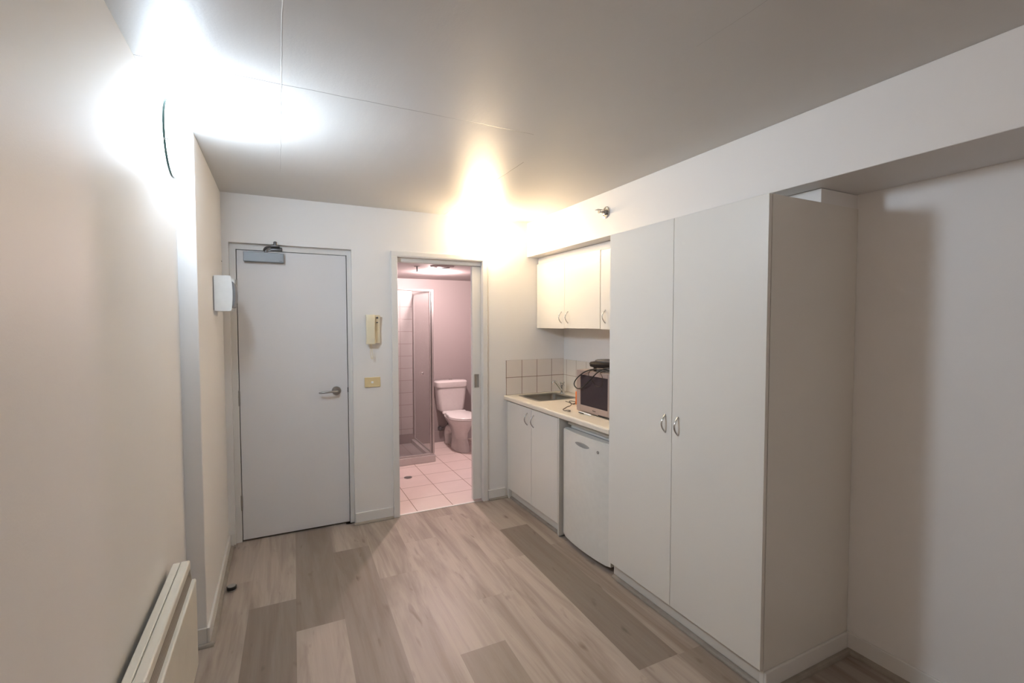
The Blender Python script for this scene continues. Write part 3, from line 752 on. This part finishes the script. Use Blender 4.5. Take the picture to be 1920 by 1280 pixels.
# wardrobe
XW0, WY0, WY1, WZ0, WZ1 = 2.175, -2.473, -1.4705, 0.098, 2.0555
wd = thing('wardrobe', 'tall white laminate two-door wardrobe on the right', 'wardrobe', (2.5, -1.97, 0))
bm = bmesh.new()
add_box(bm, XW0+0.021, XR-0.002, WY0, WY0+0.018, 0.0, WZ1)
obj('side_panel', bm, M_LAM, wd)
bm = box(XW0+0.021, XR-0.002, WY1-0.018, WY1, 0.098, WZ1); add_box(bm, 2.2305, XR-0.002, WY1-0.018, WY1, 0.0, 0.0979); obj('side_panel', bm, M_LAM, wd)
bm = bmesh.new()
add_box(bm, XW0+0.021, XR-0.002, WY0+0.0185, WY1-0.0185, WZ1-0.018, WZ1); add_box(bm, XW0+0.021, XR-0.002, WY0+0.0185, WY1-0.0185, 0.10, 0.118)
add_box(bm, XR-0.012, XR-0.002, WY0+0.0185, WY1-0.0185, 0.118, WZ1-0.018)
obj('carcass', bm, M_CARC, wd)
for a, b_, hy in ((-1.9665, WY1+0.003, -1.924), (WY0+0.001, -1.9690, -2.010)):
    dd = obj('door', box(XW0, XW0+0.018, a, b_, WZ0, WZ1, 0.0012), M_LAM, wd); bow_handle(dd, XW0, hy, 1.028, 0.086)
obj('kickboard', box(2.2155, 2.230, WY0+0.0185, WY1-0.002, 0.0005, 0.0975), M_CARC, wd)
obj('side_skirting', box(XW0+0.021, XR-0.013, WY0-0.012, WY0-0.0003, 0.0005, 0.088, 0.003), M_TRIM, wd)

# microwave
mw = thing('microwave', 'old silver-pink microwave oven on the worktop against the wardrobe', 'microwave', (2.5, -1.1, CZ1))
MX0, MX1, MY0, MY1, MZ0, MZ1 = 2.330, 2.690, -1.372, -0.893, CZ1+0.012, 1.206
obj('cabinet', box(MX0+0.030, MX1, MY0, MY1, MZ0, MZ1, 0.004), M_MW, mw)
bm = bmesh.new()
WYa, WYb, WZa, WZb = -1.250, -0.940, 0.960, 1.174
add_box(bm, MX0, MX0+0.029, WYb, MY1, MZ0-0.004, MZ1, 0.003); add_box(bm, MX0, MX0+0.029, MY0, WYa, MZ0-0.004, MZ1, 0.003)
add_box(bm, MX0, MX0+0.029, WYa, WYb, WZb, MZ1, 0.002); add_box(bm, MX0, MX0+0.029, WYa, WYb, MZ0-0.004, WZa, 0.002)
fc = obj('door', bm, M_MW, mw)
obj('window', box(MX0+0.004, MX0+0.028, WYa, WYb, WZa, WZb), M_MWGLASS, fc, label='dark smoked window')
bm = bmesh.new()       # small illegible dark maker's mark
for k, (w_, h_) in enumerate(((.004, .008), (.003, .005), (.004, .006), (.003, .005), (.004, .006), (.003, .005))):
    y_ = -1.088 - k*0.0062; add_box(bm, MX0-0.0008, MX0+0.0002, y_-w_, y_, 0.934, 0.934+h_)
obj('badge', bm, M_BLACK, fc)
obj('vent_slot', box(MX0-0.0008, MX0+0.0005, -1.30, -1.150, 0.9143, 0.9215), M_BLACK, fc)
for y in (MY0+0.04, MY1-0.04):
    for x in (MX0+0.05, MX1-0.05): obj('foot', add_tube(bmesh.new(), [(x, y, CZ1+0.0005), (x, y, MZ0)], 0.012, 12), M_BLACK, mw, True)

# portable hotplate on the microwave
hp = thing('hotplate', 'dark round portable hotplate on top of the microwave', 'hotplate', (2.50, -1.18, MZ1))
HC = (2.462, -1.090)
bm = bmesh.new(); add_lathe(bm, (*HC, 1.232), (0, 0, 1), [(0.110, 0), (0.128, 0.006), (0.132, 0.026), (0.126, 0.034), (0.100, 0.038)], 44); obj('body', bm, M_HOT, hp, True)
bm = bmesh.new(); add_lathe(bm, (*HC, 1.2705), (0, 0, 1), [(0.092, 0), (0.092, 0.008), (0.086, 0.012), (0.030, 0.012), (0.026, 0.009)], 40); obj('cooking_plate', bm, M_DARKST, hp, True)
for k in range(3):
    a = 2.75 + k*2*PI/3
    bm = bmesh.new(); px_, py_ = HC[0]+0.095*math.cos(a), HC[1]+0.095*math.sin(a)
    add_lathe(bm, (px_, py_, MZ1+0.0005), (0, 0, 1), [(0.010, 0), (0.013, 0.010), (0.010, 0.028)], 14); obj('foot', bm, M_BLACK, hp, True)
# power cord loops, hanging over the microwave front
bm = bmesh.new()
l1 = [(2.400, -1.300, 1.216), (2.34, -1.284, 1.226), (2.312, -1.246, 1.235), (2.31, -1.168, 1.232), (2.31, -1.091, 1.221), (2.31, -1.01, 1.195), (2.31, -0.943, 1.157), (2.31, -0.903, 1.124), (2.31, -0.892, 1.099), (2.31, -0.909, 1.081), (2.31, -0.944, 1.074), (2.31, -0.989, 1.086), (2.308, -1.038, 1.115), (2.306, -1.091, 1.151), (2.306, -1.138, 1.187), (2.306, -1.183, 1.215), (2.31, -1.242, 1.240), (2.34, -1.300, 1.246), (2.40, -1.33, 1.2445)]
add_tube(bm, smooth_path(l1, 5), 0.0042, 8)
obj('power_cord', bm, M_BLACK, hp, True)
bm = bmesh.new()
l2 = [(2.38, -1.10, 1.2135), (2.330, -1.070, 1.2135), (2.318, -1.063, 1.200), (2.316, -1.060, 1.182), (2.315, -1.095, 1.151), (2.315, -1.131, 1.124), (2.315, -1.177, 1.114), (2.315, -1.207, 1.13), (2.315, -1.216, 1.155), (2.316, -1.211, 1.185), (2.318, -1.190, 1.210), (2.36, -1.190, 1.216)]
add_tube(bm, smooth_path(l2, 5), 0.0020, 7)
obj('thin_cord', bm, M_CORD, hp, True)

# orange box, cord, pen on the worktop
ob_ = thing('orange_box', 'small bright orange box behind the microwave', 'box', (2.51, -0.74, CZ1))
obj('carton', box(2.470, 2.556, -0.872, -0.672, CZ1+0.0006, 1.008, 0.001), M_ORANGE, ob_)
obj('print', box(2.4693, 2.4699, -0.740, -0.695, 0.950, 0.980), M_WHITEINK, ob_, label='white print on the side')
cd = thing('power_cord', 'thin tangled dark cord with a plug on the worktop', 'cord', (2.42, -0.68, CZ1))
Z = CZ1+0.0026
bm = bmesh.new()
add_tube(bm, smooth_path([(2.475, -0.525, Z), (2.470, -0.570, Z), (2.457, -0.635, Z), (2.450, -0.685, Z+0.003), (2.458, -0.664, Z+0.004), (2.482, -0.650, Z), (2.510, -0.610, Z)], 6), 0.0022, 7)
add_tube(bm, smooth_path([(2.535, -0.600, Z), (2.523, -0.535, Z), (2.482, -0.564, Z+0.004), (2.446, -0.652, Z+0.004), (2.391, -0.716, Z), (2.351, -0.739, Z), (2.301, -0.785, Z), (2.262, -0.820, Z), (2.246, -0.866, Z+0.001), (2.256, -0.880, Z+0.004)], 6), 0.0022, 7)
obj('cable', bm, M_CORD, cd, True)
bm = bmesh.new(); add_box(bm, 2.252, 2.272, -0.906, -0.878, CZ1+0.0006, CZ1+0.012, 0.002)
for dy in (-0.006, 0.006): add_box(bm, 2.259, 2.264, -0.916, -0.905, CZ1+0.003+dy*0.2, CZ1+0.006+dy*0.2)
obj('plug', bm, M_BEAD, cd, label='pale brown plug')
pn = thing('pen', 'white and black pen lying on the worktop in front of the microwave', 'pen', (2.31, -1.03, CZ1))
bm = bmesh.new(); A = Vector((2.306, -0.962, CZ1+0.0072)); B = Vector((2.300, -1.115, CZ1+0.0072)); add_tube(bm, [A, A.lerp(B, .08), A.lerp(B, .9), B], [0.004, 0.0065, 0.0065, 0.002], 12); obj('barrel', bm, M_WHITEP, pn, True)
bm = bmesh.new(); add_box(bm, 2.2915, 2.295, -1.035, -0.975, CZ1+0.003, CZ1+0.009, 0.001); obj('clip', bm, M_BLACK, pn)

# ================================================================== BATHROOM
# shower tray, screens
TX1, TYF = 1.930, 1.322
tr = thing('shower_tray', 'pink-white tiled shower hob and tray in the bathroom corner', 'shower tray', (1.4, 1.7, 0))
bm = bmesh.new()
add_box(bm, BX0+0.001, TX1+0.020, TYF-0.020, TYF+0.050, 0.0005, 0.078, 0.006); add_box(bm, TX1-0.045, TX1+0.020, TYF+0.050, BY1-0.013, 0.0005, 0.078, 0.004)
obj('hob', bm, M_CERAMIC, tr)
bm = box(BX0+0.001, TX1-0.0455, TYF+0.0505, BY1-0.013, 0.0005, 0.030); obj('base', bm, M_SHTILE, tr)
tag(obj('shower_tiles', box(BX0+0.001, TX1-0.02, BY1-0.012, BY1-0.0005, 0.146, 1.950, 0.001), M_SHTILE, None), 'square white tiles on the wall inside the shower', 'tiles')
ss = thing('shower_screen', 'framed glass shower screen with a small knob', 'shower screen', (1.6, TYF, 0.078))
bm = bmesh.new()
add_box(bm, BX0+0.001, TX1+0.008, TYF-0.012, TYF+0.014, 1.884, 1.902, 0.003)       # header
add_box(bm, BX0+0.001, TX1+0.008, TYF-0.012, TYF+0.014, 0.079, 0.098, 0.003)       # sill
add_box(bm, TX1-0.014, TX1+0.010, TYF-0.012, TYF+0.016, 0.098, 1.880, 0.003)       # corner post
add_box(bm, TX1-0.008, TX1+0.006, TYF+0.018, BY1-0.013, 1.880, 1.905, 0.003); add_box(bm, TX1-0.008, TX1+0.006, TYF+0.018, BY1-0.013, 0.079, 0.098, 0.003)
add_box(bm, TX1-0.010, TX1+0.008, BY1-0.030, BY1-0.013, 0.098, 1.880, 0.003)
obj('frame', bm, M_FRAME, ss)
obj('glass_panel', box(BX0+0.002, TX1-0.034, TYF-0.002, TYF+0.003, 0.099, 1.879), M_GLASS, ss, label='clear front glass')
obj('glass_panel', box(TX1-0.003, TX1+0.002, TYF+0.019, BY1-0.031, 0.099, 1.879), M_FROST, ss, label='misted side glass')
obj('door_stile', box(TX1-0.034, TX1-0.022, TYF-0.010, TYF+0.010, 0.099, 1.879, 0.002), M_FRAME, ss)
obj('seal', box(TX1-0.0215, TX1-0.0145, TYF-0.006, TYF+0.008, 0.099, 1.879), M_BLACK, ss)
bm = bmesh.new(); add_lathe(bm, (1.805, TYF-0.0025, 0.992), (0, -1, 0), [(0.006, 0), (0.006, 0.012), (0.014, 0.016), (0.015, 0.026), (0.011, 0.030)], 20); obj('knob', bm, M_CHROME, ss, True)
tag(obj('floor_drain', add_lathe(bmesh.new(), (1.542, 0.906, 0.0004), (0, 0, 1), [(0.040, 0), (0.040, 0.003), (0.034, 0.004), (0.030, 0.002)], 28), M_SATIN, None, True), 'round metal drain in the bathroom floor', 'drain')

# toilet
tl = thing('toilet', 'white close-coupled toilet with its lid down', 'toilet', (2.37, 1.75, 0))
TC = 2.375
def oval(cx, y0, y1, wf, wb, z, n=32):
    """toilet-bowl outline: round front (y0, towards the camera), squarer back (y1)"""
    out = []
    for k in range(n):
        a = 2*PI*k/n; s = math.sin(a); c = math.cos(a)
        yc, hy = (y0+y1)/2, (y1-y0)/2
        wv = wf if s < 0 else wb
        ex = 1.0 if s < 0 else 0.75
        out.append((cx + wv*(abs(c)**ex)*(1 if c > 0 else -1), yc + hy*(abs(s)**(1.0 if s < 0 else 0.8))*(1 if s > 0 else -1), z))
    return out
bm = bmesh.new()
add_loft(bm, [oval(TC+.01, 1.475, 1.90, .098, .095, 0.0006), oval(TC+.01, 1.485, 1.90, .088, .085, 0.05), oval(TC+.008, 1.530, 1.89, .072, .070, 0.14), oval(TC+.004, 1.515, 1.90, .086, .082, 0.22),
              oval(TC, 1.450, 1.92, .120, .115, 0.30), oval(TC, 1.400, 1.95, .165, .155, 0.36), oval(TC, 1.375, 1.97, .178, .168, 0.395), oval(TC, 1.380, 1.965, .174, .165, 0.402)])
obj('pan', bm, M_CERAMIC, tl, True)
bm = bmesh.new()
add_loft(bm, [oval(TC, 1.368, 1.890, .184, .165, 0.4035), oval(TC, 1.362, 1.892, .188, .168, 0.412), oval(TC, 1.366, 1.890, .186, .166, 0.420)]); obj('seat', bm, M_SEAT, tl, True)
bm = bmesh.new()
add_loft(bm, [oval(TC, 1.364, 1.892, .187, .167, 0.4215), oval(TC, 1.362, 1.892, .188, .168, 0.428), oval(TC, 1.372, 1.888, .182, .162, 0.438), oval(TC, 1.45, 1.85, .13, .11, 0.442)])
add_box(bm, TC-0.15, TC+0.15, 1.875, 1.915, 0.4040, 0.436, 0.008)
obj('lid', bm, M_SEAT, tl, True)
bm = bmesh.new()
CYF, CYB = 1.940, BY1-0.013
rings = []
for z, hw_, r_ in ((0.430, 0.158, 0.04), (0.445, 0.168, 0.045), (0.52, 0.176, 0.045), (0.62, 0.186, 0.045), (0.728, 0.195, 0.045)):
    rings.append(rrect(TC-hw_, TC+hw_, CYF+(0.728-z)*0.05, CYB, r_, z))
add_loft(bm, rings); obj('cistern', bm, M_CERAMIC, tl, True)
bm = bmesh.new()
add_loft(bm, [rrect(TC-0.203, TC+0.203, CYF-0.010, CYB, 0.05, 0.7285), rrect(TC-0.208, TC+0.208, CYF-0.014, CYB, 0.05, 0.740), rrect(TC-0.206, TC+0.206, CYF-0.012, CYB, 0.05, 0.790), rrect(TC-0.192, TC+0.192, CYF+0.004, CYB-0.012, 0.05, 0.806), rrect(TC-0.12, TC+0.12, CYF+0.05, CYB-0.05, 0.04, 0.812)])
ll = obj('cistern_lid', bm, M_CERAMIC, tl, True)
bm = bmesh.new(); add_lathe(bm, (TC, 2.03, 0.8125), (0, 0, 1), [(0.022, 0), (0.022, 0.006), (0.018, 0.009)], 20); obj('flush_button', bm, M_CHROME, ll, True)
bm = bmesh.new(); add_box(bm, TC-0.12, TC+0.12, 1.93, 2.09, 0.4025, 0.4295); obj('neck', bm, M_CERAMIC, tl)
# trap behind the pan
bm = bmesh.new(); add_tube(bm, smooth_path([(TC-0.01, 1.86, 0.20), (TC-0.03, 1.97, 0.21), (TC-0.035, 2.03, 0.14), (TC-0.03, 2.02, 0.05), (TC-0.03, 2.02, 0.001)], 6), [0.05]*25, 18)
obj('trap', bm, M_CERAMIC, tl, True)
tv = thing('stop_valve', 'small metal water valve and hose beside the toilet', 'valve', (2.255, 2.10, 0.18))
bm = bmesh.new(); add_lathe(bm, (2.255, BY1-0.0125, 0.185), (0, -1, 0), [(0.026, 0), (0.022, 0.006), (0.012, 0.008), (0.012, 0.030), (0.022, 0.034), (0.024, 0.052), (0.016, 0.058)], 18); obj('body', bm, M_DARKST, tv, True)
bm = bmesh.new(); add_tube(bm, smooth_path([(2.268, 2.085, 0.185), (2.300, 2.060, 0.205), (2.335, 2.02, 0.26), (2.31, 1.99, 0.35), (2.262, 1.985, 0.428)], 6), 0.006, 10); obj('hose', bm, M_DARKST, tv, True)

# bathroom ceiling fixtures
BL = (1.966, 1.241, BH)
dl = thing('downlight', 'glowing recessed downlight in the bathroom ceiling', 'downlight', BL)
bm = bmesh.new(); add_lathe(bm, (BL[0], BL[1], BH-0.0004), (0, 0, -1), [(0.050, 0), (0.050, 0.004), (0.040, 0.006), (0.034, 0.003)], 32, cap=False); obj('trim_ring', bm, M_WHITEP, dl, True)
bm = bmesh.new(); add_lathe(bm, (BL[0], BL[1], BH-0.003), (0, 0, -1), [(0.034, 0), (0.030, 0.003), (0.01, 0.005)], 28); obj('lamp_face', bm, M_EM_BATH, dl, True)
light('downlight_light', 'POINT', dl, (BL[0], BL[1], BH-0.045), P_BATH, PINK, shadow_soft_size=0.03)
vt = thing('exhaust_vent', 'round exhaust vent in the bathroom ceiling', 'vent', (1.856, 0.726, BH))
bm = bmesh.new(); add_lathe(bm, (1.856, 0.726, BH-0.0004), (0, 0, -1), [(0.115, 0), (0.112, 0.006), (0.075, 0.012), (0.072, 0.004)], 40, cap=False); obj('rim', bm, M_BWALL, vt, True)
bm = bmesh.new(); add_lathe(bm, (1.856, 0.726, BH-0.004), (0, 0, -1), [(0.046, 0), (0.046, 0.004), (0.02, 0.007)], 36)
for s in (-1, 1): add_box(bm, 1.856+s*0.05-0.003, 1.856+s*0.05+0.003, 0.721, 0.731, BH-0.013, BH-0.001)
obj('cone', bm, M_BWALL, vt, True)
obj('duct', add_lathe(bmesh.new(), (1.856, 0.726, BH-0.0005), (0, 0, -1), [(0.071, 0), (0.071, 0.0015)], 32), M_CORD, vt)
s2 = thing('fire_sprinkler', 'dark pendent fire sprinkler in the bathroom ceiling', 'sprinkler', (1.637, 0.842, BH))
bm = bmesh.new(); add_lathe(bm, (1.637, 0.842, BH-0.0004), (0, 0, -1), [(0.030, 0), (0.030, 0.003), (0.010, 0.006)], 24); obj('escutcheon', bm, M_SATIN, s2, True)
bm = bmesh.new(); add_tube(bm, [(1.637, 0.842, BH-0.004), (1.637, 0.842, BH-0.046)], [0.008, 0.005], 12); obj('body', bm, M_DARKST, s2, True)
bm = bmesh.new(); add_lathe(bm, (1.637, 0.842, BH-0.0465), (0, 0, -1), [(0.015, 0), (0.015, 0.002)], 20); obj('deflector', bm, M_DARKST, s2, True)
